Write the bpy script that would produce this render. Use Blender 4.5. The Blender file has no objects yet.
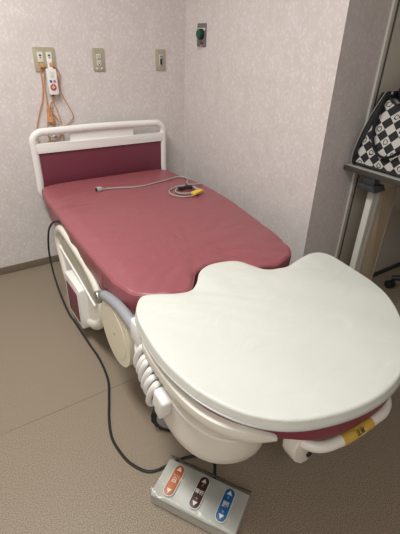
import bpy, bmesh, math, random
from mathutils import Vector, Matrix, noise
C = bpy.context.scene.collection
PI = math.pi
random.seed(4)

# ------------------------------------------------------------------ materials
def new_mat(name):
    m = bpy.data.materials.new(name); m.use_nodes = True
    nt = m.node_tree
    return m, nt, nt.nodes['Principled BSDF']

def plain(name, col, rough=.5, metal=0, bump=0, scale=80, var=0, coat=0, spec=.5):
    m, nt, b = new_mat(name)
    b.inputs['Base Color'].default_value = (*col, 1)
    b.inputs['Roughness'].default_value = rough
    b.inputs['Metallic'].default_value = metal
    b.inputs['Coat Weight'].default_value = coat
    b.inputs['Specular IOR Level'].default_value = spec
    tc = nt.nodes.new('ShaderNodeTexCoord')
    n = nt.nodes.new('ShaderNodeTexNoise'); n.inputs['Scale'].default_value = scale
    n.inputs['Detail'].default_value = 4
    nt.links.new(tc.outputs['Object'], n.inputs['Vector'])
    if var:
        r = nt.nodes.new('ShaderNodeValToRGB')
        r.color_ramp.elements[0].position = .3; r.color_ramp.elements[1].position = .7
        r.color_ramp.elements[0].color = tuple(c*(1-var) for c in col)+(1,)
        r.color_ramp.elements[1].color = tuple(min(1, c*(1+var)) for c in col)+(1,)
        nt.links.new(n.outputs['Fac'], r.inputs['Fac'])
        nt.links.new(r.outputs['Color'], b.inputs['Base Color'])
    if bump:
        bp = nt.nodes.new('ShaderNodeBump'); bp.inputs['Strength'].default_value = bump
        bp.inputs['Distance'].default_value = .002
        nt.links.new(n.outputs['Fac'], bp.inputs['Height'])
        nt.links.new(bp.outputs['Normal'], b.inputs['Normal'])
    return m

def wallpaper_mat():
    m, nt, b = new_mat('pale pink flecked wallpaper')
    b.inputs['Roughness'].default_value = .75
    tc = nt.nodes.new('ShaderNodeTexCoord')
    mp = nt.nodes.new('ShaderNodeMapping'); mp.inputs['Scale'].default_value = (1, 1, .75)
    nt.links.new(tc.outputs['Object'], mp.inputs['Vector'])
    wn = nt.nodes.new('ShaderNodeTexNoise'); wn.inputs['Scale'].default_value = 30
    nt.links.new(mp.outputs[0], wn.inputs['Vector'])
    mix = nt.nodes.new('ShaderNodeMix'); mix.data_type = 'RGBA'; mix.blend_type = 'LINEAR_LIGHT'
    mix.inputs['Factor'].default_value = .02
    nt.links.new(mp.outputs[0], mix.inputs['A']); nt.links.new(wn.outputs['Color'], mix.inputs['B'])
    v = nt.nodes.new('ShaderNodeTexVoronoi'); v.inputs['Scale'].default_value = 62
    nt.links.new(mix.outputs['Result'], v.inputs['Vector'])
    r = nt.nodes.new('ShaderNodeValToRGB')
    e = r.color_ramp.elements
    e[0].position = .10; e[0].color = (.76, .715, .70, 1)
    e[1].position = .5; e[1].color = (.655, .61, .59, 1)
    nt.links.new(v.outputs['Distance'], r.inputs['Fac'])
    n2 = nt.nodes.new('ShaderNodeTexNoise'); n2.inputs['Scale'].default_value = 14; n2.inputs['Detail'].default_value = 3
    nt.links.new(mp.outputs[0], n2.inputs['Vector'])
    r2 = nt.nodes.new('ShaderNodeValToRGB')
    r2.color_ramp.elements[0].position = .35; r2.color_ramp.elements[0].color = (.95, .935, .93, 1)
    r2.color_ramp.elements[1].position = .65; r2.color_ramp.elements[1].color = (1, 1, 1, 1)
    nt.links.new(n2.outputs['Fac'], r2.inputs['Fac'])
    mu = nt.nodes.new('ShaderNodeMix'); mu.data_type = 'RGBA'; mu.blend_type = 'MULTIPLY'; mu.inputs['Factor'].default_value = 1
    nt.links.new(r.outputs['Color'], mu.inputs['A']); nt.links.new(r2.outputs['Color'], mu.inputs['B'])
    nt.links.new(mu.outputs['Result'], b.inputs['Base Color'])
    bp = nt.nodes.new('ShaderNodeBump'); bp.inputs['Strength'].default_value = .25; bp.inputs['Distance'].default_value = .001
    nt.links.new(v.outputs['Distance'], bp.inputs['Height']); nt.links.new(bp.outputs['Normal'], b.inputs['Normal'])
    return m

def floor_mat():
    m, nt, b = new_mat('speckled beige sheet vinyl')
    b.inputs['Roughness'].default_value = .48
    b.inputs['Specular IOR Level'].default_value = .35
    tc = nt.nodes.new('ShaderNodeTexCoord')
    n = nt.nodes.new('ShaderNodeTexNoise'); n.inputs['Scale'].default_value = 290; n.inputs['Detail'].default_value = 2
    nt.links.new(tc.outputs['Object'], n.inputs['Vector'])
    r = nt.nodes.new('ShaderNodeValToRGB')
    e = r.color_ramp.elements
    e[0].position = .36; e[0].color = (.15, .115, .08, 1)
    e[1].position = .64; e[1].color = (.345, .282, .212, 1)
    x = e.new(.5); x.color = (.25, .20, .145, 1)
    nt.links.new(n.outputs['Fac'], r.inputs['Fac'])
    # worn seam between two sheets of vinyl
    sp = nt.nodes.new('ShaderNodeSeparateXYZ'); nt.links.new(tc.outputs['Object'], sp.inputs[0])
    sn = nt.nodes.new('ShaderNodeTexNoise'); sn.inputs['Scale'].default_value = 9
    nt.links.new(tc.outputs['Object'], sn.inputs['Vector'])
    a = nt.nodes.new('ShaderNodeMath'); a.operation = 'ADD'; a.inputs[1].default_value = 1.295
    nt.links.new(sp.outputs['Y'], a.inputs[0])
    ab = nt.nodes.new('ShaderNodeMath'); ab.operation = 'ABSOLUTE'; nt.links.new(a.outputs[0], ab.inputs[0])
    th = nt.nodes.new('ShaderNodeMath'); th.operation = 'MULTIPLY'; th.inputs[1].default_value = .007
    nt.links.new(sn.outputs['Fac'], th.inputs[0])
    lt = nt.nodes.new('ShaderNodeMath'); lt.operation = 'LESS_THAN'
    nt.links.new(ab.outputs[0], lt.inputs[0]); nt.links.new(th.outputs[0], lt.inputs[1])
    hm = nt.nodes.new('ShaderNodeMath'); hm.operation = 'MULTIPLY'; hm.inputs[1].default_value = .5
    nt.links.new(lt.outputs[0], hm.inputs[0])
    mx = nt.nodes.new('ShaderNodeMix'); mx.data_type = 'RGBA'
    nt.links.new(hm.outputs[0], mx.inputs['Factor']); nt.links.new(r.outputs['Color'], mx.inputs['A'])
    mx.inputs['B'].default_value = (.13, .1, .075, 1)
    nt.links.new(mx.outputs['Result'], b.inputs['Base Color'])
    return m

def vinyl_mat(name, col, rough, bump, spec=.5):
    """soft vinyl upholstery: faint long creases and fine grain"""
    m, nt, b = new_mat(name)
    b.inputs['Base Color'].default_value = (*col, 1)
    b.inputs['Roughness'].default_value = rough
    b.inputs['Specular IOR Level'].default_value = spec
    tc = nt.nodes.new('ShaderNodeTexCoord')
    mp = nt.nodes.new('ShaderNodeMapping'); mp.inputs['Scale'].default_value = (2.2, 5, 2.2); mp.inputs['Rotation'].default_value = (0, 0, .7)
    nt.links.new(tc.outputs['Object'], mp.inputs['Vector'])
    n = nt.nodes.new('ShaderNodeTexNoise'); n.inputs['Scale'].default_value = 1.6; n.inputs['Detail'].default_value = 3
    n.inputs['Distortion'].default_value = .8
    nt.links.new(mp.outputs[0], n.inputs['Vector'])
    g = nt.nodes.new('ShaderNodeTexNoise'); g.inputs['Scale'].default_value = 500
    nt.links.new(tc.outputs['Object'], g.inputs['Vector'])
    b1 = nt.nodes.new('ShaderNodeBump'); b1.inputs['Strength'].default_value = bump; b1.inputs['Distance'].default_value = .02
    nt.links.new(n.outputs['Fac'], b1.inputs['Height'])
    b2 = nt.nodes.new('ShaderNodeBump'); b2.inputs['Strength'].default_value = .08; b2.inputs['Distance'].default_value = .001
    nt.links.new(g.outputs['Fac'], b2.inputs['Height']); nt.links.new(b1.outputs['Normal'], b2.inputs['Normal'])
    nt.links.new(b2.outputs['Normal'], b.inputs['Normal'])
    return m

def checker_mat():
    """black and off-white diamond check with small line doodles on every other white diamond"""
    m, nt, b = new_mat('black and white checked canvas')
    b.inputs['Roughness'].default_value = .8
    N, L = nt.nodes, nt.links
    tc = N.new('ShaderNodeTexCoord')
    sp = N.new('ShaderNodeSeparateXYZ'); L.new(tc.outputs['Object'], sp.inputs[0])
    def mth(op, a, bb=None):
        n = N.new('ShaderNodeMath'); n.operation = op
        for i, v in enumerate((a, bb)):
            if v is None: continue
            if isinstance(v, (int, float)): n.inputs[i].default_value = v
            else: L.new(v, n.inputs[i])
        return n.outputs[0]
    k = 1/.038
    ang = math.radians(40)
    y, z = sp.outputs['Y'], sp.outputs['Z']
    u = mth('ADD', mth('MULTIPLY', y, k*math.cos(ang)), mth('MULTIPLY', z, k*math.sin(ang)))
    v = mth('ADD', mth('MULTIPLY', y, -k*math.sin(ang)), mth('MULTIPLY', z, k*math.cos(ang)))
    fu, fv = mth('FLOOR', u), mth('FLOOR', v)
    par = mth('FLOORED_MODULO', mth('ADD', fu, fv), 2)
    du = mth('SUBTRACT', mth('FRACT', u), .5); dv = mth('SUBTRACT', mth('FRACT', v), .5)
    nz = N.new('ShaderNodeTexNoise'); nz.inputs['Scale'].default_value = 90; L.new(tc.outputs['Object'], nz.inputs['Vector'])
    rr = mth('SQRT', mth('ADD', mth('MULTIPLY', du, du), mth('MULTIPLY', dv, dv)))
    rr = mth('ADD', rr, mth('MULTIPLY', mth('SUBTRACT', nz.outputs['Fac'], .5), .35))
    ring = mth('LESS_THAN', mth('ABSOLUTE', mth('SUBTRACT', rr, .25)), .055)
    sel = mth('FLOORED_MODULO', fu, 2)
    ink = mth('MULTIPLY', ring, sel)
    white = mth('MULTIPLY', par, mth('SUBTRACT', 1, ink))
    mx = N.new('ShaderNodeMix'); mx.data_type = 'RGBA'
    L.new(white, mx.inputs['Factor'])
    mx.inputs['A'].default_value = (.012, .012, .014, 1); mx.inputs['B'].default_value = (.52, .505, .475, 1)
    L.new(mx.outputs['Result'], b.inputs['Base Color'])
    return m

def film_mat():
    m, nt, b = new_mat('clear plastic film')
    N, L = nt.nodes, nt.links
    out = N['Material Output']
    tr = N.new('ShaderNodeBsdfTransparent'); tr.inputs[0].default_value = (.97, .97, .96, 1)
    gl = N.new('ShaderNodeBsdfGlossy'); gl.inputs['Roughness'].default_value = .16
    lw = N.new('ShaderNodeFresnel'); lw.inputs[0].default_value = 1.38
    tc = N.new('ShaderNodeTexCoord'); n = N.new('ShaderNodeTexNoise'); n.inputs['Scale'].default_value = 14; n.inputs['Detail'].default_value = 3
    n.inputs['Distortion'].default_value = 1.5
    L.new(tc.outputs['Object'], n.inputs['Vector'])
    bp = N.new('ShaderNodeBump'); bp.inputs['Strength'].default_value = .6; bp.inputs['Distance'].default_value = .015
    L.new(n.outputs['Fac'], bp.inputs['Height'])
    L.new(bp.outputs['Normal'], gl.inputs['Normal'])
    mx = N.new('ShaderNodeMixShader')
    L.new(lw.outputs[0], mx.inputs[0]); L.new(tr.outputs[0], mx.inputs[1]); L.new(gl.outputs[0], mx.inputs[2])
    L.new(mx.outputs[0], out.inputs['Surface'])
    return m

M = dict(
    wall=wallpaper_mat(), floor=floor_mat(),
    ceiling=plain('white ceiling board', (.75, .74, .71), .9, bump=.2, scale=60),
    base=plain('taupe vinyl baseboard', (.17, .135, .10), .5),
    trim=plain('light grey painted trim', (.60, .58, .53), .45),
    trimdark=plain('dark brown trim strip', (.12, .095, .07), .5),  # brown strip next to the light trim
    panel=plain('grey beige partition panel', (.50, .465, .40), .55, var=.04, scale=4),
    cream=plain('cream bed plastic', (.72, .69, .61), .35, bump=.05, scale=200),
    cream2=plain('yellowed cream plastic', (.74, .69, .54), .4),
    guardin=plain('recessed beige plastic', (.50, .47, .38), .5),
    white=plain('white plastic', (.80, .79, .76), .35),
    red=vinyl_mat('dusty rose mattress vinyl', (.285, .080, .094), .40, .5),
    maroon=plain('maroon laminate', (.155, .03, .05), .45, var=.06, scale=90),
    maroonpad=vinyl_mat('maroon pad vinyl', (.21, .03, .05), .45, .15),
    pad=vinyl_mat('off white cushion vinyl', (.65, .665, .61), .40, .38, spec=.4),
    piping=plain('grey white piping', (.38, .38, .36), .35),
    grey=plain('mid grey rubber grip', (.29, .30, .32), .5),
    metal=plain('brushed metal', (.5, .5, .5), .3, metal=1),
    steel=plain('grey steel plate', (.20, .19, .18), .45, metal=.4),
    black=plain('black rubber', (.012, .012, .013), .5),
    darkgrey=plain('charcoal plastic', (.035, .037, .042), .5),
    plate=plain('khaki wall plate', (.41, .385, .27), .45),
    jack=plain('ivory jack insert', (.70, .68, .60), .4),
    hole=plain('dark socket opening', (.01, .01, .015), .5),
    blueink=plain('dark blue switch rocker', (.02, .025, .09), .4),
    orange=plain('orange cord rubber', (.60, .29, .13), .5),
    whitecord=plain('pale cord', (.62, .6, .56), .5),
    greycord=plain('grey cable sheath', (.36, .35, .31), .5),
    yellow=plain('yellow tag plastic', (.75, .50, .05), .5),
    yellowlabel=plain('amber warning sticker', (.55, .34, .06), .5),
    green=plain('dark green knob', (.0, .085, .055), .4),
    redbtn=plain('red call button', (.46, .07, .05), .4),
    bluebtn=plain('blue round button', (.05, .18, .35), .4),
    pinkbtn=plain('pink round button', (.62, .17, .26), .4),
    pedal=plain('warm grey pedal housing', (.42, .415, .38), .38, bump=.05),
    borange=plain('orange pedal pad', (.47, .135, .04), .4),
    bbrown=plain('dark brown pedal pad', (.055, .012, .012), .4),
    bblue=plain('blue pedal pad', (.01, .12, .33), .4),
    ink=plain('pale printed ink', (.72, .72, .68), .5),
    darkink=plain('dark printed ink', (.05, .035, .01), .5),
    shelf=plain('light laminate counter top', (.42, .41, .37), .4),
    edge=plain('dark taupe edge band', (.05, .043, .034), .6),
    post=plain('pale grey enamelled post', (.62, .61, .55), .35),
    beige=plain('glossy beige leg panel', (.52, .43, .30), .3, var=.05, scale=5),
    emboss=plain('pale embossed lettering', (.44, .375, .28), .35),
    check=checker_mat(),
    canvas=plain('black canvas webbing', (.012, .012, .014), .75, bump=.3, scale=400),
    navy=plain('navy cloth', (.008, .010, .03), .9, bump=.5, scale=50),
    film=film_mat(),
)

# ------------------------------------------------------------------ helpers
def obj(name, bm, mat, parent=None, smooth=True, angle=40):
    me = bpy.data.meshes.new(name)
    bmesh.ops.recalc_face_normals(bm, faces=bm.faces)
    bm.to_mesh(me); bm.free()
    o = bpy.data.objects.new(name, me); C.objects.link(o)
    me.materials.append(M[mat])
    if smooth:
        for p in me.polygons: p.use_smooth = True
        try: me.set_sharp_from_angle(angle=math.radians(angle))
        except Exception: pass
    if parent:
        o.parent = parent
        root = Vector((0, 0, 0)); p = parent; mw = Matrix.Identity(4); chain = []
        while p: chain.append(p); p = p.parent
        for q in reversed(chain): mw = mw @ q.matrix_parent_inverse @ q.matrix_basis
        o.matrix_parent_inverse = mw.inverted()
    return o

def thing(name, label, cat, loc=(0, 0, 0), group=None):
    o = bpy.data.objects.new(name, None); C.objects.link(o)
    o.location = loc; o.empty_display_size = .05
    return tag(o, label, cat, group)

def tag(o, label, cat, group=None):
    o['label'] = label; o['category'] = cat
    if group: o['group'] = group
    return o

def struct(name, bm, mat, **k):
    o = obj(name, bm, mat, **k); o['kind'] = 'structure'; return o

def B(): return bmesh.new()

def box(bm, lo, hi, bev=0, rot=None, pivot=None, seg=2):
    lo = Vector(lo); hi = Vector(hi)
    r = bmesh.ops.create_cube(bm, size=1)
    vs = r['verts']
    bmesh.ops.scale(bm, vec=hi-lo, verts=vs)
    bmesh.ops.translate(bm, vec=(lo+hi)/2, verts=vs)
    if bev:
        es = {e for v in vs for e in v.link_edges}
        rr = bmesh.ops.bevel(bm, geom=list(es), offset=bev, segments=seg, affect='EDGES', profile=.6)
        vs = list({v for v in rr['verts']} | {v for v in vs if v.is_valid})
    if rot: bmesh.ops.rotate(bm, cent=pivot or (lo+hi)/2, matrix=rot, verts=vs)
    return bm

def catmull(pts, n=8, closed=False):
    P = [Vector(p) for p in pts]; out = []; m = len(P)
    rng = range(m) if closed else range(m-1)
    for i in rng:
        if closed: a, b, c, d = P[(i-1) % m], P[i], P[(i+1) % m], P[(i+2) % m]
        else: a, b, c, d = P[max(i-1, 0)], P[i], P[i+1], P[min(i+2, m-1)]
        for k in range(n):
            t = k/n
            out.append(.5*((2*b)+(c-a)*t+(2*a-5*b+4*c-d)*t*t+(3*b-a-3*c+d)*t**3))
    if not closed: out.append(P[-1].copy())
    return out

def tube(bm, pts, r, seg=10, closed=False, smooth=8, flat=None):
    """round bar along pts; r is a number or a list per given point; flat=(a,b) scales the section"""
    if smooth: P = catmull(pts, smooth, closed)
    else: P = [Vector(p) for p in pts]
    n = len(P)
    if not isinstance(r, (int, float)):
        rs = []; m = len(r)
        for i in range(n):
            t = i/(n-1)*(m-1); k = min(int(t), m-2); f = t-k; rs.append(r[k]*(1-f)+r[k+1]*f)
    else: rs = [r]*n
    up = None; rings = []
    for i in range(n):
        if closed: d = P[(i+1) % n]-P[i-1]
        else: d = P[min(i+1, n-1)]-P[max(i-1, 0)]
        if d.length < 1e-9: d = Vector((0, 0, 1))
        d.normalize()
        if up is None:
            up = Vector((0, 0, 1)) if abs(d.z) < .9 else Vector((1, 0, 0))
        up = (up - d*up.dot(d))
        if up.length < 1e-6: up = d.orthogonal()
        up.normalize(); s = d.cross(up)
        fa, fb = flat or (1, 1)
        rings.append([bm.verts.new(P[i]+up*math.cos(2*PI*k/seg)*rs[i]*fa+s*math.sin(2*PI*k/seg)*rs[i]*fb) for k in range(seg)])
    for i in range(n if closed else n-1):
        a, b = rings[i], rings[(i+1) % n]
        for k in range(seg):
            bm.faces.new((a[k], a[(k+1) % seg], b[(k+1) % seg], b[k]))
    if not closed:
        bm.faces.new(rings[0][::-1]); bm.faces.new(rings[-1])
    return bm

def loft(bm, rings, cap0=True, cap1=True):
    R = [[bm.verts.new(p) for p in r] for r in rings]
    for a, b in zip(R, R[1:]):
        n = len(a)
        for k in range(n): bm.faces.new((a[k], a[(k+1) % n], b[(k+1) % n], b[k]))
    if cap0: bm.faces.new(R[0][::-1])
    if cap1: bm.faces.new(R[-1])
    return bm

def prism(bm, pts, axis, a, b, bev=.003, seg=2):
    """extrude a 2-D outline (closed) along an axis, edges of both rims rounded"""
    def P(p, t):
        return Vector((t, p[0], p[1])) if axis == 0 else Vector((p[0], t, p[1])) if axis == 1 else Vector((p[0], p[1], t))
    lo = [bm.verts.new(P(p, a)) for p in pts]; hi = [bm.verts.new(P(p, b)) for p in pts]
    n = len(pts); f0 = bm.faces.new(lo[::-1]); f1 = bm.faces.new(hi)
    for k in range(n): bm.faces.new((lo[k], lo[(k+1) % n], hi[(k+1) % n], hi[k]))
    if bev:
        es = list(f0.edges)+list(f1.edges)
        bmesh.ops.bevel(bm, geom=es, offset=bev, segments=seg, affect='EDGES', profile=.5, clamp_overlap=True)
    return bm

def rounded_rect(x0, y0, x1, y1, r, n=5):
    out = []
    for cx, cy, a0 in ((x1-r, y1-r, 0), (x0+r, y1-r, 90), (x0+r, y0+r, 180), (x1-r, y0+r, 270)):
        for k in range(n+1):
            a = math.radians(a0+90*k/n); out.append((cx+r*math.cos(a), cy+r*math.sin(a)))
    return out

def circle(cx, cy, r, n=32):
    return [(cx+r*math.cos(2*PI*k/n), cy+r*math.sin(2*PI*k/n)) for k in range(n)]

def cushion(name, outline, zt, zb, rad, mat, parent, dome=.006, amp=.0, sub=5, wr=None, rings_in=26, tuck=.02):
    P = [Vector((p[0], p[1], 0)) for p in catmull([(a, b, 0) for a, b in outline], sub, True)]
    n = len(P); c = sum(P, Vector())/n
    def inset(d):
        out = []
        for i in range(n):
            t = (P[(i+1) % n]-P[i-1]).normalized(); nn = Vector((-t.y, t.x, 0))
            if nn.dot(c-P[i]) < 0: nn = -nn
            out.append(P[i]+nn*d)
        return out
    rings = []
    def put(L, z): rings.append([Vector((p.x, p.y, z)) for p in L])
    rb = rad*.6
    put([c+(p-c)*.5 for p in inset(tuck+rb)], zb)
    put([c+(p-c)*.95 for p in inset(tuck+rb)], zb)
    for k in range(4):
        a = k/3*PI/2; put(inset(tuck+rb*(1-math.sin(a))), zb+rb*(1-math.cos(a)))
    h = zt-rad-(zb+rb)
    for k in range(1, 4): put(inset(tuck*(1-k/4)), zb+rb+h*k/4)
    for k in range(8):
        a = k/7*PI/2; put(inset(rad*(1-math.cos(a))), zt-rad*(1-math.sin(a)))
    base = inset(rad)
    for k in range(1, rings_in):
        s = 1-k/rings_in
        put([c+(p-c)*s for p in base], zt+dome*(1-s**4))
    for j, r in enumerate(rings):
        for i, p in enumerate(r):
            if j > 5:
                e = min(1, (p.z-zb)/(zt-zb))
                if amp: p.z += amp*noise.noise(Vector((p.x*3, p.y*5, 3)))*e
                if wr: p += wr(p, zt)
    bm = B(); loft(bm, rings, True, False)
    # close the centre
    bm.verts.ensure_lookup_table()
    last = bm.verts[-n:]
    bm.faces.new(list(last))
    return obj(name, bm, mat, parent, angle=180), P

def text(name, s, size, mat, mw, parent, ext=.0004, bold=0):
    cu = bpy.data.curves.new(name, 'FONT'); cu.body = s; cu.size = size
    cu.align_x = 'CENTER'; cu.align_y = 'CENTER'; cu.extrude = ext; cu.offset = bold
    t = bpy.data.objects.new(name, cu); C.objects.link(t)
    dg = bpy.context.evaluated_depsgraph_get(); dg.update()
    me = bpy.data.meshes.new_from_object(t.evaluated_get(dg))
    bpy.data.objects.remove(t)
    bm = B(); bm.from_mesh(me); bmesh.ops.transform(bm, matrix=mw, verts=bm.verts)
    return obj(name, bm, mat, parent, smooth=False)

# ------------------------------------------------------------------ the room
XL, XR, YF, H = -3.1, 1.7, -4.3, 2.45
YC = -1.277                      # where the right wall turns away
bm = B(); box(bm, (XL-.1, YF-.1, -.1), (XR+.1, .1, 0)); struct('floor', bm, 'floor', smooth=False)
bm = B(); box(bm, (XL-.1, YF-.1, H), (XR+.1, .1, H+.1)); struct('ceiling', bm, 'ceiling', smooth=False)
bm = B(); box(bm, (XL-.1, 0, 0), (0, .1, H)); struct('wall_back', bm, 'wall', smooth=False)
bm = B(); box(bm, (0, YC, 0), (XR+.1, .1, H)); struct('wall_right', bm, 'wall', smooth=False)
bm = B(); box(bm, (XL-.1, YF-.1, 0), (XL, 0, H)); struct('wall_left', bm, 'wall', smooth=False)
bm = B(); box(bm, (XL, YF-.1, 0), (XR, YF, H)); struct('wall_front', bm, 'wall', smooth=False)
bm = B(); box(bm, (XR, YF-.1, 0), (XR+.1, YC, H)); struct('wall_far_right', bm, 'wall', smooth=False)
bm = B(); box(bm, (XL, -.008, 0), (-.008, 0, .05), .002); struct('baseboard_back', bm, 'base')
bm = B(); box(bm, (-.008, YC-.008, 0), (0, 0, .05), .002); struct('baseboard_right', bm, 'base')
bm = B(); box(bm, (0, YC-.008, 0), (.286, YC, .05), .002); struct('baseboard_return', bm, 'base')
bm = B(); box(bm, (.286, YC-.012, 0), (.310, YC, H), .002); struct('trim_1', bm, 'trim')
bm = B(); box(bm, (.310, YC-.004, 0), (.335, YC, H), .001); struct('trim_2', bm, 'trimdark')
bm = B(); box(bm, (.335, YC-.008, 0), (XR, YC, H), .001); struct('door_1', bm, 'panel')
bm = B(); box(bm, (.335, YC-.018, 0), (XR, YC-.008, .03), .001); struct('baseboard_far', bm, 'darkgrey')

# ------------------------------------------------------------------ wall plates
def wall_plate(name, label, cx, w, extra):
    t = thing(name, label, 'wall plate', (cx, 0, 1.20))
    z0, z1 = 1.199, 1.319
    bm = B(); prism(bm, rounded_rect(cx-w/2, z0, cx+w/2, z1, .004), 1, -.008, 0, .002); obj('cover_plate', bm, 'plate', t)
    extra(t, cx, (z0+z1)/2)
    return t

def ins(bm, cx, cz, w, h, y0=-.0115, y1=-.007, r=.003):
    prism(bm, rounded_rect(cx-w/2, cz-h/2, cx+w/2, cz+h/2, r), 1, y0, y1, .0008)

def call_sockets(t, cx, cz):
    for s in (-1, 1):
        bm = B(); ins(bm, cx+s*.024, cz+.012, .031, .05); j = obj('socket_insert', bm, 'jack', t)
        bm = B()
        for q in ((0, .008, .012, .007), (0, -.003, .008, .004)):
            ins(bm, cx+s*.024+q[0], cz+.012+q[1], q[2], q[3], -.0125, -.0105, .001)
        obj('socket_opening', bm, 'hole', j)
wall_plate('call_socket_plate', 'khaki double wall plate on the left with orange call cords plugged in', -.920, .116, call_sockets)

def outlets(t, cx, cz):
    for dz in (.016, -.018):
        bm = B(); ins(bm, cx, cz+dz, .026, .028); j = obj('outlet_face', bm, 'jack', t)
        bm = B(); ins(bm, cx-.006, cz+dz+.003, .0028, .010, -.0125, -.0105, .0008); ins(bm, cx+.006, cz+dz+.003, .0028, .010, -.0125, -.0105, .0008)
        ins(bm, cx, cz+dz-.008, .007, .006, -.0125, -.0105, .002); obj('outlet_slots', bm, 'hole', j)
    for s in (-1, 1):
        bm = B(); prism(bm, circle(cx+s*.014, cz-.047, .0055, 16), 1, -.0115, -.007, .0008); obj('indicator_cap', bm, 'white', t)
wall_plate('power_outlet', 'narrow khaki wall plate in the middle with two power sockets', -.607, .070, outlets)

def rocker(t, cx, cz):
    bm = B(); ins(bm, cx, cz, .024, .062); j = obj('switch_surround', bm, 'jack', t)
    bm = B(); ins(bm, cx, cz-.001, .015, .052, -.016, -.010); obj('rocker', bm, 'blueink', j)
    bm = B(); ins(bm, cx-.003, cz+.014, .006, .012, -.0185, -.0155, .001); obj('rocker_light', bm, 'jack', j)
wall_plate('light_switch', 'khaki wall plate nearest the corner with one dark blue rocker', -.188, .068, rocker)

# green valve station on the right wall
t = thing('gas_outlet', 'grey metal plate with dark green round knob on the right wall', 'medical gas outlet', (0, -.2, 1.345))
bm = B(); prism(bm, rounded_rect(-.248, 1.345, -.157, 1.469, .003), 0, -.008, 0, .0015); obj('mounting_plate', bm, 'steel', t)
bm = B(); prism(bm, rounded_rect(-.243, 1.432, -.17, 1.444, .001), 0, -.0105, -.0078, .0005); obj('name_strip', bm, 'white', t)
bm = B()
for k in range(9): box(bm, (-.0115, -.235+k*.007, 1.4355), (-.0104, -.231+k*.007, 1.4405))
obj('name_strip_print', bm, 'darkink', t, smooth=False)
bm = B(); prism(bm, circle(-.206, 1.411, .030, 36), 0, -.022, -.0075, .004); kb = obj('knob_collar', bm, 'black', t)
bm = B()
pts = []
for k in range(48):
    r = .022+.0016*math.cos(k*PI/2*1.0)
    pts.append((-.207+r*math.cos(2*PI*k/48), 1.4115+r*math.sin(2*PI*k/48)))
prism(bm, pts, 0, -.036, -.020, .003); obj('knob', bm, 'green', t)
bm = B(); box(bm, (-.0115, -.225, 1.358), (-.0078, -.19, 1.372), .001); obj('lower_fitting', bm, 'maroon', t)
bm = B(); tube(bm, [(-.02, -.165, 1.395), (-.012, -.156, 1.375), (-.012, -.157, 1.352), (-.014, -.172, 1.338), (-.014, -.195, 1.338), (-.013, -.206, 1.346), (-.011, -.205, 1.352)], .0016, 6)
obj('retaining_cord', bm, 'whitecord', t)

# nurse call handsets hanging from the left plate
hs = thing('nurse_call_handset', 'white call handset with red button and orange cord hanging below the left plate', 'call button', (-.903, -.03, 1.08))
bm = B(); prism(bm, rounded_rect(-.930, 1.081, -.877, 1.214, .006), 1, -.045, -.020, .004)
rot = Matrix.Rotation(math.radians(-2), 3, 'Y'); obj('handset_body', bm, 'white', hs)
bm = B(); prism(bm, circle(-.904, 1.120, .017, 28), 1, -.0485, -.044, .0012); rb = obj('call_button', bm, 'redbtn', hs)
bm = B(); box(bm, (-.913, -.0496, 1.1175), (-.895, -.0483, 1.1225)); box(bm, (-.9065, -.0496, 1.111), (-.9015, -.0483, 1.129)); obj('button_mark', bm, 'white', rb, smooth=False)
bm = B(); prism(bm, circle(-.914, 1.151, .0075, 20), 1, -.048, -.044, .001); obj('blue_button', bm, 'bluebtn', hs)
bm = B(); prism(bm, circle(-.893, 1.151, .0075, 20), 1, -.048, -.044, .001); obj('pink_button', bm, 'pinkbtn', hs)
bm = B(); box(bm, (-.914, -.030, 1.212), (-.888, -.012, 1.262), .003); obj('hanger', bm, 'white', hs)
bm = B(); box(bm, (-.914, -.0462, 1.172), (-.893, -.0448, 1.200), .0003); obj('printed_panel', bm, 'jack', hs)
bm = B(); box(bm, (-.912, -.03, 1.071), (-.899, -.02, 1.083), .002); obj('strain_relief', bm, 'darkgrey', hs)
bm = B()
tube(bm, [(-.905, -.025, 1.075), (-.914, -.022, 1.05), (-.934, -.018, 1.015), (-.930, -.012, .985), (-.905, -.010, .955), (-.890, -.01, .927), (-.875, -.010, .902), (-.845, -.010, .905), (-.808, -.010, .938), (-.803, -.010, .965), (-.818, -.010, 1.005), (-.851, -.011, 1.075), (-.862, -.015, 1.13), (-.855, -.022, 1.19), (-.872, -.028, 1.222), (-.892, -.024, 1.232)], .0030, 8)
obj('cord', bm, 'orange', hs)
bm = B(); box(bm, (-.906, -.034, 1.224), (-.882, -.0115, 1.244), .003); obj('plug', bm, 'orange', hs)

cc = thing('call_cord', 'bundled orange call cord plugged into the left socket and hanging behind the headboard', 'cord', (-.945, -.02, .8))
bm = B(); box(bm, (-.955, -.034, 1.220), (-.932, -.0115, 1.243), .003); obj('plug', bm, 'orange', cc)
bm = B()
tube(bm, [(-.940, -.030, 1.232), (-.957, -.028, 1.222), (-.955, -.014, 1.131), (-.967, -.010, 1.053), (-.995, -.010, .984), (-1.022, -.010, .903), (-1.030, -.012, .836), (-1.00, -.014, .79), (-.96, -.014, .83)], .0030, 8)
tube(bm, [(-.940, -.032, 1.226), (-.936, -.016, 1.20), (-.944, -.012, 1.131), (-.944, -.012, 1.062), (-.951, -.014, .97), (-.968, -.016, .859), (-.948, -.016, .816), (-.915, -.016, .83), (-.885, -.014, .86), (-.876, -.012, .80)], .0030, 8)
tube(bm, [(-.880, -.013, .80), (-.878, -.012, .90), (-.886, -.012, .96), (-.905, -.013, 1.03), (-.92, -.018, 1.03), (-.928, -.022, 1.0), (-.935, -.02, .97)], .0030, 8)
obj('cord', bm, 'orange', cc)
bm = B()
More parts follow.
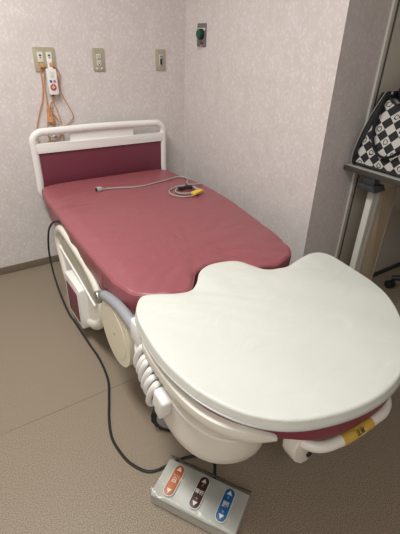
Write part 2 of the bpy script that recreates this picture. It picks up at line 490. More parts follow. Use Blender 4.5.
for q in range(7):
    pts = []
    ph = random.random()*6
    for k in range(14):
        a = 2*PI*k/14
        pts.append((-.938+.011*math.cos(a+ph)+.016*math.sin(a)*.3*(1 if q % 2 else -1)-(q-3)*.0012, -.026+.009*math.cos(a*1+q), .962+(.058-.004*q)*math.sin(a)))
    tube(bm, pts, .0032, 7, closed=True, smooth=4)
obj('cord_bundle', bm, 'orange', cc)
bm = B()
pts = []
for k in range(60):
    a = k/60*2*PI*6; pts.append((-.938+.018*math.cos(a), -.026+.014*math.sin(a), .93+k/60*.03))
tube(bm, pts, .003, 7, smooth=1)
obj('cord_wrap', bm, 'orange', cc)
bm = B()
tube(bm, [(-.945, -.022, .905), (-.965, -.022, .875), (-.955, -.022, .845), (-.930, -.022, .85), (-.925, -.022, .88), (-.94, -.02, .91)], .003, 7)
tube(bm, [(-.935, -.018, .91), (-.93, -.018, .86), (-.95, -.018, .825), (-.90, -.018, .87), (-.885, -.014, .905), (-.862, -.012, .895), (-.90, -.012, .925)], .003, 7)
obj('pale_cord_end', bm, 'whitecord', cc)

# ------------------------------------------------------------------ the bed
bed = thing('delivery_bed', 'hospital delivery bed with dusty rose mattress and off white foot cushion', 'hospital bed', (-.70, -1.15, 0))
# headboard
hx0, hx1 = -1.098, -.212
bm = B()
y = -.105
fr = [(hx0+.13, y, .498), (hx0+.06, y, .505), (hx0+.022, y, .545), (hx0+.022, y, .62), (hx0+.021, y, .80), (hx0+.023, y, .858), (hx0+.058, y, .889), (hx0+.12, y, .894), (-.655, y, .899), (hx1-.12, y, .894), (hx1-.058, y, .889), (hx1-.023, y, .858), (hx1-.021, y, .80), (hx1-.022, y, .62), (hx1-.022, y, .545), (hx1-.06, y, .505), (hx1-.13, y, .498)]
tube(bm, fr, .0215, 14, closed=True, smooth=6, flat=(1, .85))
head = obj('headboard', bm, 'white', bed)
bm = B(); prism(bm, rounded_rect(hx0+.03, .777, hx1-.03, .828, .008), 1, -.122, -.088, .006); obj('cross_rail', bm, 'white', head)
bm = B(); box(bm, (hx0+.025, -.112, .50), (hx1-.025, -.096, .785), .002); obj('headboard_panel', bm, 'maroon', head)
bm = B(); box(bm, (-.862, -.104, .82), (-.45, -.098, .885), .001); obj('name_holder', bm, 'white', head)

# mattress
def wrm(p, zt):
    v = Vector((0, 0, 0))
    # gentle puckers toward the foot end and along the left edge
    f = max(0, min(1, (-p.y-1.0)/.5))
    e = max(0, min(1, (-.98-p.x)/.12))
    a_ = math.atan2(p.y+1.30, p.x+.76)
    w_ = noise.noise(Vector((a_*6.5, math.hypot(p.x+.76, p.y+1.30)*3, 2))); v.z += .010*f*(w_-.4*abs(w_))
    v.z += .0035*f*noise.noise(Vector((p.x*22, p.y*5, 1.3)))
    v.z += .005*e*noise.noise(Vector((p.x*6+p.y*6, p.y*12, 5.3)))
    if p.z < zt-.02:
        lap = max(0, min(1, (-p.y-1.245)/.015))*max(0, min(1, (-1.0-p.x)/.05))
        v.x += .013*noise.noise(Vector((p.x*4, p.y*11+p.z*9, p.z*5)))-.010*lap
    # soft edge roll
    v.z -= .018*max(0, 1-abs(p.x+1.135)/.07)*max(0, min(1, (-p.y-.2)/.5))
    return v
mo = [(-.655, -.150), (-.42, -.152), (-.30, -.165), (-.262, -.215), (-.245, -.36), (-.215, -.56), (-.218, -.75), (-.240, -.95), (-.275, -1.15), (-.310, -1.32), (-.345, -1.45), (-.39, -1.535), (-.47, -1.572), (-.56, -1.572), (-.615, -1.55), (-.648, -1.49), (-.69, -1.452), (-.76, -1.442), (-.835, -1.462), (-.885, -1.522), (-.935, -1.562), (-1.02, -1.538), (-1.09, -1.49), (-1.126, -1.40), (-1.132, -1.25), (-1.131, -1.05), (-1.127, -.75), (-1.122, -.50), (-1.114, -.30), (-1.085, -.205), (-.98, -.158)]
mat, mp_ = cushion('mattress', mo, .602, .446, .016, 'red', bed, dome=.010, amp=.004, wr=wrm, tuck=.018)
bm = B()   # stitched seam of the drape along the left and foot edge
def edge_line(P, y0, y1, x1, z, off=0):
    L = [p for p in P if p.x < x1 and y1 < p.y < y0]
    L.sort(key=lambda p: -p.y)
    return [(p.x-off, p.y, z+.004*math.sin(p.y*9)) for p in L]
# folded corner flap where the back section meets the foot section
fl = [(-1.146, -1.24, .575), (-1.150, -1.265, .55), (-1.146, -1.27, .50), (-1.13, -1.245, .478)]
bm = B(); tube(bm, [(-1.136, -1.235, .566), (-1.1425, -1.250, .535), (-1.137, -1.256, .50), (-1.118, -1.25, .472)], [.001, .004, .005, .004], 8)
obj('corner_fold', bm, 'red', mat)
bm = B(); cm = sum(mp_, Vector())/len(mp_); L = []
for p in mp_:
    q = p+(cm-p).normalized()*.004; q = Vector((q.x, q.y, .6015)); q.z += wrm(Vector((q.x, q.y, .6015)), .602).z-.0065; L.append(q)
tube(bm, L, .0026, 6, closed=True, smooth=1); obj('edge_seam', bm, 'red', mat)

# platform under the mattress
bm = B(); box(bm, (-1.07, -1.25, .425), (-.24, -.16, .444), .01); obj('mattress_platform', bm, 'cream', bed)
bm = B(); box(bm, (-1.06, -1.60, .425), (-.34, -1.25, .444), .01); box(bm, (-1.02, -2.0, .44), (-.40, -1.55, .485), .012); obj('seat_platform', bm, 'cream', bed)
bm = B(); box(bm, (-.99, -1.55, .21), (-.93, -.14, .27), .008); box(bm, (-.38, -1.55, .21), (-.32, -.14, .27), .008)
box(bm, (-.99, -.30, .205), (-.32, -.24, .265), .008); box(bm, (-.99, -1.50, .205), (-.32, -1.44, .265), .008)
obj('base_frame', bm, 'cream', bed)
for ya, yb_ in ((-1.30, -.95), (-.55, -.30)):
    bm = B(); box(bm, (-.80, ya, .21), (-.50, yb_, .43), .02); obj('lift_column', bm, 'cream', bed)
bm = B(); box(bm, (-.86, -1.42, .075), (-.46, -.50, .215), .03); obj('base_cover', bm, 'cream', bed)
def caster(x, y, deg):
    rz = Matrix.Rotation(math.radians(deg), 4, 'Z'); T = Matrix.Translation((x, y, 0))
    bm = B(); prism(bm, [(-.045, .155), (.035, .155), (.05, .12), (.03, .068), (.0, .06), (-.03, .068)], 0, -.022, .022, .006)
    bmesh.ops.transform(bm, matrix=T @ rz, verts=bm.verts); c = obj('caster', bm, 'grey', bed)
    bm = B(); tube(bm, [(0, 0, .15), (0, 0, .215)], .014, 12, smooth=0)
    bmesh.ops.transform(bm, matrix=T @ rz, verts=bm.verts); obj('caster_stem', bm, 'metal', c)
    for s in (-1, 1):
        bm = B(); prism(bm, circle(0, .072, .072, 36), 0, s*.024, s*.046, .006)
        bmesh.ops.transform(bm, matrix=T @ rz, verts=bm.verts); obj('wheel', bm, 'black', c)
        bm = B(); prism(bm, circle(0, .072, .048, 30), 0, s*.044, s*.049, .002)
        bmesh.ops.transform(bm, matrix=T @ rz, verts=bm.verts); obj('wheel_cover', bm, 'grey', c)
caster(-1.03, -1.60, 50); caster(-.36, -1.56, -15); caster(-.95, -.27, 8); caster(-.36, -.27, 30)
for xa, xb_ in ((-1.10, -.96), (-.42, -.32)):
    bm = B(); box(bm, (xa, -1.73, .205), (xb_, -1.50, .25), .01); obj('caster_bracket', bm, 'cream', bed)

# side guard lowered on the left side
go = [(-.515, .455), (-.58, .505), (-.66, .520), (-.75, .508), (-.87, .492), (-.99, .470), (-1.09, .430), (-1.150, .37), (-1.160, .30), (-1.120, .225), (-1.03, .150), (-.92, .098), (-.80, .082), (-.69, .115), (-.59, .20), (-.53, .32), (-.505, .40)]
G = catmull([(-1.112, a, b) for a, b in go], 5, True)
bm = B(); cen = sum(G, Vector())/len(G)
inner = [(cen+(p-cen)*.955) for p in G]
prism(bm, [(p.y, p.z) for p in inner], 0, -1.116, -1.092, .004)
guard = obj('side_guard', bm, 'cream', bed)
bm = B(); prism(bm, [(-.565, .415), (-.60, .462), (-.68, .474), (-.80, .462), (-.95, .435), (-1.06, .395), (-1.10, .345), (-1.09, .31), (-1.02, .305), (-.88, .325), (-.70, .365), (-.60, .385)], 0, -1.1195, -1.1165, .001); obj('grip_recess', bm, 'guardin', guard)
bm = B(); tube(bm, [(-1.118, p.y, p.z) for p in [cen+(q-cen)*.965 for q in G]], .021, 12, closed=True, smooth=1, flat=(1.1, .8)); obj('guard_rim', bm, 'cream', guard)
bm = B(); tube(bm, [(-1.120, -.55, .385), (-1.120, -.70, .360), (-1.120, -.88, .330), (-1.120, -1.06, .293)], .007, 8); obj('guard_ridge', bm, 'white', guard)
bm = B(); prism(bm, rounded_rect(-.925, .075, -.70, .312, .012), 0, -1.155, -1.112, .008); hb = obj('label_housing', bm, 'white', guard)
for o in (hb,):
    pass
bm = B(); prism(bm, rounded_rect(-.888, .10, -.728, .270, .004), 0, -1.158, -1.1535, .001); obj('label_window', bm, 'maroon', hb)
for ya, yb_ in ((-.80, -.72), (-1.0, -.93)):
    bm = B(); box(bm, (-1.10, ya, .30), (-1.06, yb_, .44), .01); obj('guard_bracket', bm, 'cream', guard)

# hinge cover (big disc), lever grip
bm = B(); prism(bm, circle(-1.382, .375, .140, 64), 0, -1.155, -1.060, .010, 3); disc = obj('hinge_cover', bm, 'cream2', bed)
bm = B(); prism(bm, circle(-1.382, .375, .105, 64), 0, -1.1565, -1.151, .0012, 2); dc = obj('cover_face', bm, 'cream2', disc)
bm = B(); prism(bm, circle(-1.382, .375, .006, 16), 0, -1.159, -1.156, .001); obj('centre_screw', bm, 'grey', dc)
bm = B(); prism(bm, [(-1.24, .47), (-1.30, .515), (-1.42, .515), (-1.60, .50), (-1.68, .44), (-1.66, .36), (-1.50, .24), (-1.40, .24)], 0, -1.095, -1.045, .01); obj('hinge_housing', bm, 'white', bed)
bm = B(); tube(bm, [(-1.140, -1.260, .478), (-1.143, -1.33, .503), (-1.145, -1.42, .524), (-1.148, -1.50, .532), (-1.146, -1.57, .522), (-1.135, -1.62, .50)], .0205, 16)
lev = obj('lever_grip', bm, 'grey', bed)
bm = B(); tube(bm, [(-1.11, -1.225, .445), (-1.135, -1.235, .466), (-1.140, -1.268, .481)], [.02, .024, .024], 16, smooth=4); prism(bm, circle(-1.228, .455, .027, 28), 0, -1.165, -1.10, .005); obj('lever_joint', bm, 'metal', lev)

# off white foot cushion and the maroon pad beneath it
wo = [(-1.142, -1.575), (-1.098, -1.528), (-1.04, -1.545), (-.985, -1.572), (-.935, -1.580), (-.888, -1.548), (-.838, -1.492), (-.775, -1.464), (-.700, -1.474), (-.652, -1.505), (-.630, -1.560), (-.608, -1.602), (-.565, -1.622), (-.505, -1.628), (-.417, -1.606), (-.345, -1.598), (-.300, -1.616), (-.282, -1.665), (-.288, -1.74), (-.297, -1.81), (-.315, -1.89), (-.360, -1.985), (-.430, -2.075), (-.52, -2.148), (-.62, -2.208), (-.72, -2.236), (-.83, -2.238), (-.94, -2.215), (-1.035, -2.173), (-1.11, -2.102), (-1.160, -2.005), (-1.183, -1.90), (-1.188, -1.80), (-1.178, -1.70), (-1.165, -1.63)]
def wrw(p, zt):
    v = Vector((0, 0, 0))
    f = max(0, 1-abs(p.y+1.62)/.16)
    v.z += .003*f*noise.noise(Vector((p.x*16, p.y*4, 2)))
    v.z += .004*noise.noise(Vector((p.x*5+p.y*5, p.y*2-p.x*3, 8)))
    v.z += .004*max(0, 1-math.hypot(p.x+1.0, p.y+1.72)/.30)*noise.noise(Vector(((p.x-p.y)*5, (p.x+p.y)*22, 3)))
    return v
wc, wp = cushion('foot_cushion', wo, .617, .580, .0085, 'pad', bed, dome=.007, amp=.003, wr=wrw, tuck=-.003)
bm = B(); c0 = sum(wp, Vector())/len(wp)
tube(bm, [(p.x-(c0.x-p.x)*.005, p.y-(c0.y-p.y)*.005, .5835) for p in wp], .0035, 8, closed=True, smooth=1); obj('piping', bm, 'piping', wc)
ro = [(-.72, -1.64), (-1.02, -1.66), (-1.135, -1.70), (-1.166, -1.82), (-1.156, -1.98), (-1.098, -2.095), (-1.01, -2.160), (-.95, -2.202), (-.88, -2.226), (-.78, -2.236), (-.68, -2.230), (-.59, -2.19), (-.46, -2.06), (-.37, -1.93), (-.33, -1.80), (-.34, -1.68), (-.45, -1.64)]
cushion('lower_pad', ro, .5795, .498, .010, 'maroonpad', bed, dome=0, rings_in=6, tuck=.012)

# cream side rail strip and moulded basin under the foot end
def arc_pts(L): return [Vector(p) for p in L]
rail = [(-1.150, -1.625, .530), (-1.172, -1.70, .530), (-1.180, -1.80, .528), (-1.179, -1.90, .526), (-1.167, -1.985, .527), (-1.140, -2.055, .530), (-1.09, -2.115, .530), (-1.035, -2.150, .522)]
bm = B()
R = catmull(rail, 6)
rings = []
for i, p in enumerate(R):
    d = (R[min(i+1, len(R)-1)]-R[max(i-1, 0)]).normalized(); s = Vector((d.y, -d.x, 0)).normalized()
    if s.x > 0 and i < 5: s = -s
    s = Vector((-d.y, d.x, 0)).normalized()
    if s.dot(p-Vector((-.75, -1.85, p.z))) < 0: s = -s
    sec = [(.000, .022), (.006, .018), (.008, .0), (.004, -.02), (-.003, -.03), (-.035, -.03), (-.04, .018), (-.03, .022)]
    kk = min(1, .25+(len(R)-1-i)/9)
    rings.append([p+s*a*kk+Vector((0, 0, b*kk)) for a, b in sec])
loft(bm, rings); obj('side_rail', bm, 'cream', bed)
# end cap shell where the rail starts
bm = B(); box(bm, (-1.172, -1.655, .495), (-1.11, -1.575, .582), .014, rot=Matrix.Rotation(math.radians(6), 3, 'X')); obj('rail_end_cap', bm, 'white', bed)

def basin_ring(s, z, sh=(0, 0)):
    base = [(-1.150, -1.70), (-1.166, -1.80), (-1.168, -1.90), (-1.150, -1.975), (-1.112, -2.032), (-1.055, -2.066), (-.995, -2.074), (-.955, -2.058), (-.938, -2.01), (-.935, -1.93), (-.94, -1.80), (-.96, -1.70), (-1.03, -1.665), (-1.11, -1.67)]
    P = catmull([(a, b, 0) for a, b in base], 4, True)
    c = Vector((-1.02, -1.90, 0))
    return [Vector((c.x+(p.x-c.x)*s+sh[0], c.y+(p.y-c.y)*s+sh[1], z)) for p in P]
bm = B()
rg = [basin_ring(.97, .505), basin_ring(1.0, .50), basin_ring(1.0, .475), basin_ring(.965, .455), basin_ring(.975, .435), basin_ring(.96, .39, (0, .003)), basin_ring(.965, .345, (-.006, .008)), basin_ring(.95, .315, (-.008, .014)), basin_ring(.89, .297, (-.008, .018)), basin_ring(.3, .290, (.004, .02))]
loft(bm, rg); bas = obj('moulded_basin', bm, 'cream', bed, angle=80)
bm = B()
Q = basin_ring(1.0, .43)
sub = [p for p in Q if p.x < -.93 and p.y < -1.80]
sub.sort(key=lambda p: math.atan2(p.y+1.90, p.x+1.02) % (2*PI))
tube(bm, [(p.x*.985-.0145, p.y, .455-.018*math.sin(i/len(sub)*PI)) for i, p in enumerate(sub)], [.001]+[.005]*8+[.001], 8, smooth=2); obj('basin_ridge', bm, 'cream', bas)

# crossing tail of the frame and the bar at the foot
bm = B(); prism(bm, [(-1.02, -2.08), (-.90, -2.155), (-.84, -2.15), (-.70, -2.10), (-.55, -2.02), (-.52, -1.92), (-.95, -1.90)], 2, .475, .503, .006); obj('foot_frame', bm, 'cream', bed)
bm = B()
zb = .458
tube(bm, [(-.955, -2.05, zb+.03), (-.955, -2.10, zb+.008), (-.952, -2.13, zb), (-.934, -2.177, zb), (-.895, -2.204, zb), (-.81, -2.217, zb), (-.72, -2.217, zb), (-.66, -2.213, zb), (-.613, -2.186, zb), (-.597, -2.14, zb+.003), (-.595, -2.08, zb+.012), (-.595, -2.0, zb+.03)], .0155, 14)
bar = obj('foot_bar', bm, 'cream', bed)
bm = B(); tube(bm, [(-.850, -2.2137, .458), (-.81, -2.217, .458), (-.730, -2.2175, .458)], .0161, 18, smooth=3); lb = obj('warning_label', bm, 'yellowlabel', bar)
bmesh_m = Matrix.Translation((-.790, -2.2175-.0163*.643, .458+.0163*.766)) @ Matrix.Rotation(math.radians(40), 4, 'X')
text('warning_print', '注意', .017, 'darkink', bmesh_m, lb, bold=.0003)
bm = B(); prism(bm, [(-.972, .450), (-.960, .476), (-.94, .480), (-.918, .462), (-.902, .430), (-.888, .385), (-.892, .362), (-.908, .354), (-.932, .360), (-.956, .385), (-.970, .415)], 1, -2.165, -2.118, .005, 3); br = obj('bar_bracket', bm, 'cream', bed)
bm = B(); tube(bm, [(-.908, -2.163, .388), (-.908, -2.170, .388)], .009, 20, smooth=0); obj('bracket_socket', bm, 'black', br)
bm = B(); tube(bm, [(-.922, -2.163, .440), (-.922, -2.172, .440)], .012, 20, smooth=0); obj('bracket_cap', bm, 'grey', br)

# bundled white coiled tube with its connector
bm = B(); pts = []
A = Vector((-1.165, -1.635, .465)); Z = Vector((-1.182, -1.775, .405))
turns = 6; N_ = 150
ax = (Z-A).normalized(); e1 = Vector((1, 0, 0)); e2 = ax.cross(e1).normalized(); e1 = e2.cross(ax)
for k in range(N_+1):
    t_ = k/N_; a = 2*PI*turns*t_
    r1, r2 = .016, .054+.009*math.sin(a*.37+1)
    pts.append(A.lerp(Z, t_)+e1*r1*math.cos(a)+e2*r2*math.sin(a)+Vector((0, 0, .004*math.sin(a*.5))))
lead = [(-1.10, -1.505, .49), (-1.12, -1.545, .482), (-1.145, -1.585, .475)]
tube(bm, lead+pts, .0105, 9, smooth=2); obj('coiled_tube', bm, 'white', bed)
bm = B(); tube(bm, [(-1.105, -1.52, .50), (-1.135, -1.575, .485), (-1.155, -1.61, .455), (-1.16, -1.64, .42)], [.010, .018, .017, .012], 12, smooth=5); obj('tube_sleeve', bm, 'white', bed)
bm = B(); box(bm, (-1.200, -1.850, .385), (-1.160, -1.785, .462), .014, seg=4, rot=Matrix.Rotation(math.radians(12), 3, 'X')); con = obj('tube_connector', bm, 'white', bed)
bm = B(); box(bm, (-1.194, -1.825, .352), (-1.168, -1.785, .395), .010, rot=Matrix.Rotation(math.radians(18), 3, 'X')); obj('connector_tip', bm, 'white', con)

# ------------------------------------------------------------------ cable on the mattress
cb = thing('cable', 'thin grey cable with plug end lying loosely coiled on the rose mattress', 'cable', (-.6, -.5, .61))
zc = .616
cab = [(-.800, -.428, zc), (-.764, -.431, zc), (-.70, -.452, zc), (-.629, -.476, zc), (-.56, -.480, zc), (-.526, -.472, zc), (-.409, -.446, zc), (-.33, -.425, zc), (-.285, -.418, zc-.002), (-.262, -.445, zc-.004), (-.275, -.50, zc+.002), (-.315, -.555, zc+.002), (-.325, -.62, zc+.004), (-.330, -.68, zc), (-.355, -.735, zc), (-.41, -.765, zc), (-.468, -.750, zc), (-.500, -.695, zc), (-.485, -.635, zc), (-.435, -.600, zc+.001), (-.375, -.595, zc+.004), (-.328, -.635, zc+.005), (-.322, -.70, zc+.002), (-.370, -.738, zc+.006), (-.43, -.728, zc+.006), (-.462, -.69, zc+.003), (-.445, -.64, zc+.003), (-.39, -.618, zc+.008), (-.32, -.60, zc+.002), (-.268, -.60, zc-.001), (-.232, -.603, zc-.006)]
bm = B(); tube(bm, cab, .0042, 8, smooth=6); obj('cord', bm, 'greycord', cb)
bm = B(); tube(bm, [(-.800, -.428, zc), (-.812, -.428, zc+.001), (-.822, -.429, zc+.003), (-.845, -.432, zc+.004)], [.006, .012, .016, .016], 16, smooth=4); pl = obj('plug', bm, 'greycord', cb)
bm = B(); tube(bm, [(-.844, -.432, zc+.004), (-.8485, -.4325, zc+.004)], .0115, 16, smooth=0); obj('plug_socket', bm, 'hole', pl)
bm = B(); box(bm, (-.405, -.765, zc+.004), (-.325, -.732, zc+.018), .004, rot=Matrix.Rotation(math.radians(20), 3, 'Z')); obj('yellow_tag', bm, 'yellow', cb)['label'] = 'yellow plastic tag'
bm = B(); box(bm, (-.385, -.665, zc+.002), (-.340, -.635, zc+.020), .005, rot=Matrix.Rotation(math.radians(-30), 3, 'Z')); box(bm, (-.43, -.66, zc+.002), (-.385, -.635, zc+.018), .005); obj('black_clip', bm, 'black', cb)

# ------------------------------------------------------------------ foot pedal control on the floor
pc = Vector((-1.109, -1.939, 0)); ang = math.atan2(-.256, .156)
fp = thing('foot_switch', 'grey foot control box with orange, brown and blue pedals on the floor', 'foot switch', (pc.x, pc.y, 0))
PM = Matrix.Translation(pc) @ Matrix.Rotation(ang, 4, 'Z')
def lob(name, bm, mat, par, **k):
    bmesh.ops.transform(bm, matrix=PM, verts=bm.verts); return obj(name, bm, mat, par, **k)
L2, W2 = .153, .073
bm = B()
prism(bm, [(-W2, .004), (W2, .004), (W2, .050), (W2-.006, .058), (-W2+.012, .052), (-W2, .044)], 0, -L2, L2, .004)
hous = lob('housing', bm, 'pedal', fp)
def ztop(v): return .052+(v+W2-.012)/(2*W2-.018)*.006
def tilt(): return math.atan2(.006, 2*W2-.018)
def stad(cx, w, h, n=8):
    out = []
    for k in range(n+1):
        a = PI*k/n; out.append((cx+w/2*math.cos(a), (h/2-w/2)+w/2*math.sin(a)))
    for k in range(n+1):
        a = PI+PI*k/n; out.append((cx+w/2*math.cos(a), -(h/2-w/2)+w/2*math.sin(a)))
    return out
TM = Matrix.Translation((0, 0, .0555)) @ Matrix.Rotation(tilt(), 4, 'X')
for cx, colr, word, sub in ((-.098, 'borange', '台', None), (-.002, 'bbrown', '背板', ('上', '下')), (.092, 'bblue', '脚', ('上', '下'))):
    bm = B(); prism(bm, stad(cx, .040, .118), 2, -.001, .0065, .002); bmesh.ops.transform(bm, matrix=TM, verts=bm.verts); b0 = lob('pedal_surround', bm, 'ink', fp)
    bm = B(); prism(bm, stad(cx, .034, .112), 2, .006, .0085, .001); bmesh.ops.transform(bm, matrix=TM, verts=bm.verts)
    nm = {'borange': 'orange_pedal', 'bbrown': 'brown_pedal', 'bblue': 'blue_pedal'}[colr]
    p_ = lob(nm, bm, colr, fp); p_['label'] = nm.replace('_', ' ')+' with white arrows'
    for s in (-1, 1):
        bm = B(); prism(bm, [(cx-.009, s*.034), (cx+.009, s*.034), (cx, s*.049)][::s], 2, .0084, .0092, 0)
        bmesh.ops.transform(bm, matrix=TM, verts=bm.verts); lob('arrow', bm, 'ink', p_, smooth=False)
    text('lettering', word, .022 if len(word) == 1 else .0165, 'ink', PM @ TM @ Matrix.Translation((cx, -.001, .0088)), p_, bold=.0004)
    if sub:
        for s, w in zip((1, -1), sub):
            text('small_lettering', w, .009, 'ink', PM @ TM @ Matrix.Translation((cx, s*.026, .0088)), p_)
# clear film wrapped over the box
bm = B()
nx, ny = 44, 30
xs = [-L2-.002+(2*L2+.004)*i/nx for i in range(nx+1)]
grid = []
for i, x in enumerate(xs):
    row = []
    tot = 2*W2+.004+.03
    for j in range(ny+1):
        s = -tot/2+tot*j/ny
        half = W2+.002
        if abs(s) <= half: v_ = s; z_ = ztop(max(-W2, min(W2, s)))+.0115
        else: v_ = math.copysign(half+.0015, s); z_ = ztop(math.copysign(W2, s))+.0115-(abs(s)-half)*1.15
        w_ = .0022*noise.noise(Vector((x*22, s*30, 4)))
        row.append(bm.verts.new((x, v_+(w_*1.4 if abs(s) > half else 0), max(.002, z_+(w_ if abs(s) <= half else 0)))))
    grid.append(row)
for i in range(nx):
    for j in range(ny): bm.faces.new((grid[i][j], grid[i+1][j], grid[i+1][j+1], grid[i][j+1]))
film = lob('clear_cover', bm, 'film', fp, angle=60)
# control cord
bm = B()
tube(bm, [(-1.09, -.70, .40), (-1.095, -.66, .52), (-1.128, -.60, .548), (-1.150, -.532, .50), (-1.155, -.465, .416), (-1.155, -.41, .29), (-1.158, -.44, .186), (-1.16, -.53, .09), (-1.155, -.66, .012), (-1.15, -.74, .006), (-1.149, -.827, .006), (-1.146, -.97, .006), (-1.143, -1.101, .006), (-1.16, -1.245, .006), (-1.201, -1.358, .006), (-1.241, -1.457, .006), (-1.264, -1.543, .006), (-1.262, -1.617, .006), (-1.249, -1.679, .006), (-1.216, -1.737, .006), (-1.174, -1.759, .006), (-1.11, -1.762, .006), (-1.05, -1.775, .006), (-1.00, -1.806, .008), (-.988, -1.85, .016), (-1.008, -1.885, .022), (-1.04, -1.93, .022)], .0052, 8)
obj('cord', bm, 'black', fp)

# ------------------------------------------------------------------ counter with leg panel on the right
sh = thing('counter_table', 'grey counter table with dark edge against the grey panel, holding the checked bag', 'table', (.5, -1.6, 0))
bm = B(); box(bm, (.180, -2.55, .832), (.66, YC-.014, .852), .002); obj('table_top', bm, 'shelf', sh)
bm = B(); box(bm, (.172, -2.555, .826), (.181, YC-.014, .8505), .001); obj('edge_band', bm, 'edge', sh)
for yy in (-1.455, -2.42):
    bm = B(); box(bm, (.235, yy, .0), (.262, yy+.035, .832), .004); lg = obj('leg', bm, 'post', sh)
    bm = B(); box(bm, (.272, yy, .0), (.296, yy+.035, .832), .004); obj('leg_rail', bm, 'post', lg)
    bm = B(); box(bm, (.262, yy+.008, .0), (.272, yy+.03, .832)); obj('leg_groove', bm, 'edge', lg)
bm = B(); prism(bm, rounded_rect(.296, .02, .46, .832, .01), 1, -1.447, -1.425, .004); lp = obj('leg_panel', bm, 'beige', sh)
bm = B(); tube(bm, [(.315, -1.4495, .74), (.445, -1.4495, .74), (.445, -1.4495, .06), (.315, -1.4495, .06)], .003, 6, closed=True, smooth=0); obj('panel_bead', bm, 'emboss', lp)
text('panel_lettering', 'FE', .045, 'emboss', Matrix.Translation((.37, -1.4475, .70)) @ Matrix.Rotation(PI/2, 4, 'X'), lp, ext=.001)
bm = B(); box(bm, (.182, -1.475, .786), (.225, -1.415, .828), .003); prism(bm, [(-1.50, .762), (-1.485, .788), (-1.415, .788), (-1.395, .770), (-1.405, .760)], 0, .165, .255, .003); obj('latch', bm, 'darkgrey', sh)

# ------------------------------------------------------------------ checked bag
bg = thing('tote_bag', 'black and white checked tote bag with black straps standing on the counter', 'bag', (.36, -1.55, .853))
def bag_ring(x0, x1, y0, y1, z, zf=None, n=20):
    pts = rounded_rect(x0, y0, x1, y1, min(.03, (x1-x0)*.45, ), 6)
    # add points along the sides
    out = []
    for i, p in enumerate(pts):
        q = pts[(i+1) % len(pts)]; m_ = {6: 8, 13: n, 20: 8, 27: n}.get(i, 1)
        for k in range(m_): out.append((p[0]+(q[0]-p[0])*k/m_, p[1]+(q[1]-p[1])*k/m_))
    r = []
    for (a, b) in out:
        t = (b-y0)/(y1-y0)
        dz = zf(t) if zf else 0
        w = .010*noise.noise(Vector((a*6, b*9, z*7)))
        r.append(Vector((a+w, b, z+dz)))
    return r
yb, yw = -1.86, -1.300
def sag(k): return lambda t: -k*(.10*math.sin(PI*min(1, max(0, (1-t)*1.05))) )
lv = [(0, .212, .48), (.12, .203, .495), (.3, .212, .49), (.5, .228, .485), (.7, .252, .47), (.85, .275, .45), (1, .300, .43)]
rings = []
Hh = .335
ring0 = None
for f, a, b in lv:
    rings.append(bag_ring(a, b, yb+.03*f, yw-.012*f-.03*f*f, .856+Hh*f, sag(f*f), 22))
# open rim folding inside
a, b = .305, .43
rings.append(bag_ring(a+.012, b-.012, yb+.045, yw-.025, .856+Hh-.01, sag(1), 22))
rings.append(bag_ring(a+.02, b-.02, yb+.05, yw-.03, .856+Hh-.09, sag(1), 22))
bm = B(); loft(bm, rings, True, True)
body = obj('bag_body', bm, 'check', bg, angle=60)
# black binding: base edge, vertical front corner, rim
def ringtube(name, R, r, mat='canvas', flat=None):
    bm = B(); tube(bm, R, r, 8, closed=True, smooth=1, flat=flat); return obj(name, bm, mat, bg)
ringtube('base_binding', [p+Vector((0, 0, .008)) for p in rings[0]], .0075)
ringtube('rim_binding', [p for p in rings[6]], .006)
bm = B()
def front(f): 
    for (fa, xa, xb), (fb, xc, xd) in zip(lv, lv[1:]):
        if fa <= f <= fb:
            t = (f-fa)/(fb-fa); return xa+(xc-xa)*t
    return lv[-1][1]
# side gusset panel on the wall end and the black corner band of the front
gus = []
for k in range(13):
    f = k/12; x = front(f)
    gus.append([(x-.006, yw-.075*(.25+.75*f), .858+Hh*f-.004), (x-.007, yw-.03, .858+Hh*f-.002), (x+.006, yw-.003-.012*f-.03*f*f, .858+Hh*f), (x+.05, yw+.006-.012*f-.03*f*f, .858+Hh*f), (x+.10, yw+.006-.012*f-.03*f*f, .858+Hh*f)])
V = [[bm.verts.new(p) for p in r] for r in gus]
for a_, b_ in zip(V, V[1:]):
    for k in range(4): bm.faces.new((a_[k], a_[k+1], b_[k+1], b_[k]))
g_ = obj('side_gusset', bm, 'canvas', bg, angle=180)
so = g_.modifiers.new('thickness', 'SOLIDIFY'); so.thickness = .006; so.offset = 0
bm = B()
tube(bm, [(front(k/10)-.010, yw-.008-.012*k/10-.03*(k/10)**2, .862+Hh*k/10) for k in range(11)], .0012, 6, smooth=2); obj('white_piping', bm, 'whitecord', bg)
def strap(y0, y1, xo, zt, drop, wid, par=bg, nm='strap'):
    pts = []
    for k in range(25):
        t = k/24; a = PI*t
        yy = (y0+y1)/2+(y0-y1)/2*math.cos(a)
        zz = zt-drop*math.sin(a)**.8
        f = (zz-.856)/Hh
        pts.append((front(max(0, min(1, f)))-xo-.006*math.sin(a), yy, zz))
    bm = B(); tube(bm, pts, wid, 10, smooth=2, flat=(1.0, .45)); return obj(nm, bm, 'canvas', par)
s1 = strap(-1.366, -1.60, .016, 1.185, .255, .013)
# back strap standing up over the rim
bm = B(); tube(bm, [(.42, -1.37, 1.12), (.425, -1.36, 1.19), (.40, -1.40, 1.235), (.37, -1.50, 1.235), (.38, -1.60, 1.20), (.40, -1.64, 1.12)], .013, 10, flat=(1, .5)); obj('strap', bm, 'canvas', bg)
bm = B(); box(bm, (.292, -1.384, 1.186), (.302, -1.374, 1.200), .003); obj('strap_ring', bm, 'metal', bg)
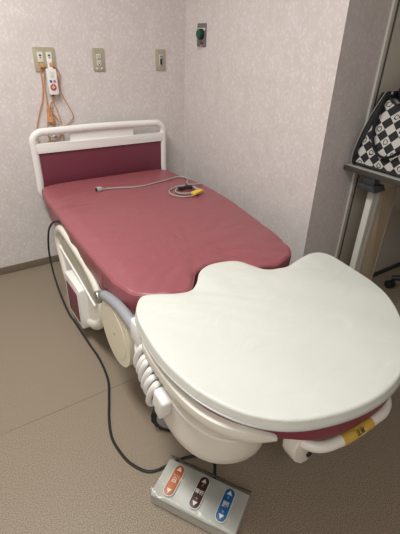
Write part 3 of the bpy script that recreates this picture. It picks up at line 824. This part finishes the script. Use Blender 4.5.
# navy cloth stuffed in the bag
nv = thing('folded_jacket', 'navy cloth bundle stuffed in the top of the checked bag', 'clothing', (.37, -1.6, 1.1))
bm = B(); rg = []
for k in range(13):
    a = k/12*PI
    rr = math.sin(a)**.6 if 0 < k < 12 else .02
    row = []
    for j in range(28):
        b_ = 2*PI*j/28
        p = Vector((.375+.040*rr*math.cos(b_), -1.535+.175*rr*math.sin(b_), 1.212-.09*math.cos(a)))
        p += Vector((.3, 1, 1))*.018*noise.noise(p*14)
        row.append(p)
    rg.append(row)
loft(bm, rg); obj('cloth_bundle', bm, 'navy', nv, angle=180)

# ------------------------------------------------------------------ office chair beyond the counter
oc = thing('office_chair', 'black swivel chair base on casters below the counter at the right edge', 'chair', (.88, -1.66, 0))
cx, cy = .90, -1.66
bm = B(); tube(bm, [(cx, cy, .07), (cx, cy, .42)], .025, 16, smooth=0); obj('column', bm, 'black', oc)
for k in range(5):
    a = math.radians(128+72*k)
    ex, ey = cx+.29*math.cos(a), cy+.29*math.sin(a)
    bm = B(); tube(bm, [(cx, cy, .12), ((cx+ex)/2, (cy+ey)/2, .105), (ex, ey, .075)], [.028, .022, .016], 10, smooth=4); lg = obj('leg', bm, 'black', oc)
    rz = Matrix.Translation((ex, ey, 0)) @ Matrix.Rotation(a+.6, 4, 'Z')
    bm = B()
    for s in (-1, 1): prism(bm, circle(0, .028, .027, 20), 0, s*.006, s*.024, .004)
    bmesh.ops.transform(bm, matrix=rz, verts=bm.verts); obj('caster', bm, 'black', lg)
bm = B(); prism(bm, rounded_rect(cx-.22, cy-.22, cx+.22, cy+.22, .08), 2, .42, .50, .02, 3); obj('seat', bm, 'darkgrey', oc)

# ------------------------------------------------------------------ ceiling lamp and added fill light
def room_or_fill_lamp(x, y, sx, sy, power, label):  # builds the bed lamp and, in the same form, the added fill
    t = thing('room_or_fill_light', label, 'ceiling light', (x, y, H-.05))
    bm = B(); box(bm, (x-sx/2-.03, y-sy/2-.03, H-.045), (x+sx/2+.03, y+sy/2+.03, H), .004); obj('housing', bm, 'white', t)
    ld = bpy.data.lights.new('lamp or fill light', 'AREA'); ld.shape = 'RECTANGLE'; ld.size = sx; ld.size_y = sy
    ld.energy = power; ld.color = (1.0, .995, .965)
    lo = bpy.data.objects.new('lamp_or_fill', ld); C.objects.link(lo); lo.location = (x, y, H-.05)
    return t
room_or_fill_lamp(-1.60, -1.25, .42, 1.22, 44, 'long ceiling light above the left side of the bed')
room_or_fill_lamp(-2.2, -3.3, 1.22, .42, 27, 'added fill light under the ceiling behind the camera')  # added fill to brighten the bed side and grey wall, no known fixture

w = bpy.data.worlds.new('room air'); bpy.context.scene.world = w; w.use_nodes = True
w.node_tree.nodes['Background'].inputs[0].default_value = (.5, .5, .5, 1)
w.node_tree.nodes['Background'].inputs[1].default_value = .1

# ------------------------------------------------------------------ camera
cd = bpy.data.cameras.new('camera'); cam = bpy.data.objects.new('camera', cd); C.objects.link(cam)
yaw, pitch, roll, f = .600693551, .519790691, .0368206499, 398.27956
fw = Vector((math.sin(yaw)*math.cos(pitch), math.cos(yaw)*math.cos(pitch), -math.sin(pitch)))
rt = Vector((math.cos(yaw), -math.sin(yaw), 0)); up = rt.cross(fw)
r2 = rt*math.cos(roll)+up*math.sin(roll); u2 = -rt*math.sin(roll)+up*math.cos(roll)
mw = Matrix((r2, u2, -fw)).transposed().to_4x4(); mw.translation = (-1.57708917, -2.57182945, 1.38551534)
cam.matrix_world = mw
cd.sensor_fit = 'HORIZONTAL'; cd.sensor_width = 36; cd.lens = f/400*36; cd.clip_start = .02
sc = bpy.context.scene; sc.camera = cam
sc.view_settings.view_transform = 'Standard'; sc.view_settings.look = 'None'; sc.view_settings.gamma = 1
sc.view_settings.use_curve_mapping = False; sc.view_settings.exposure = 0
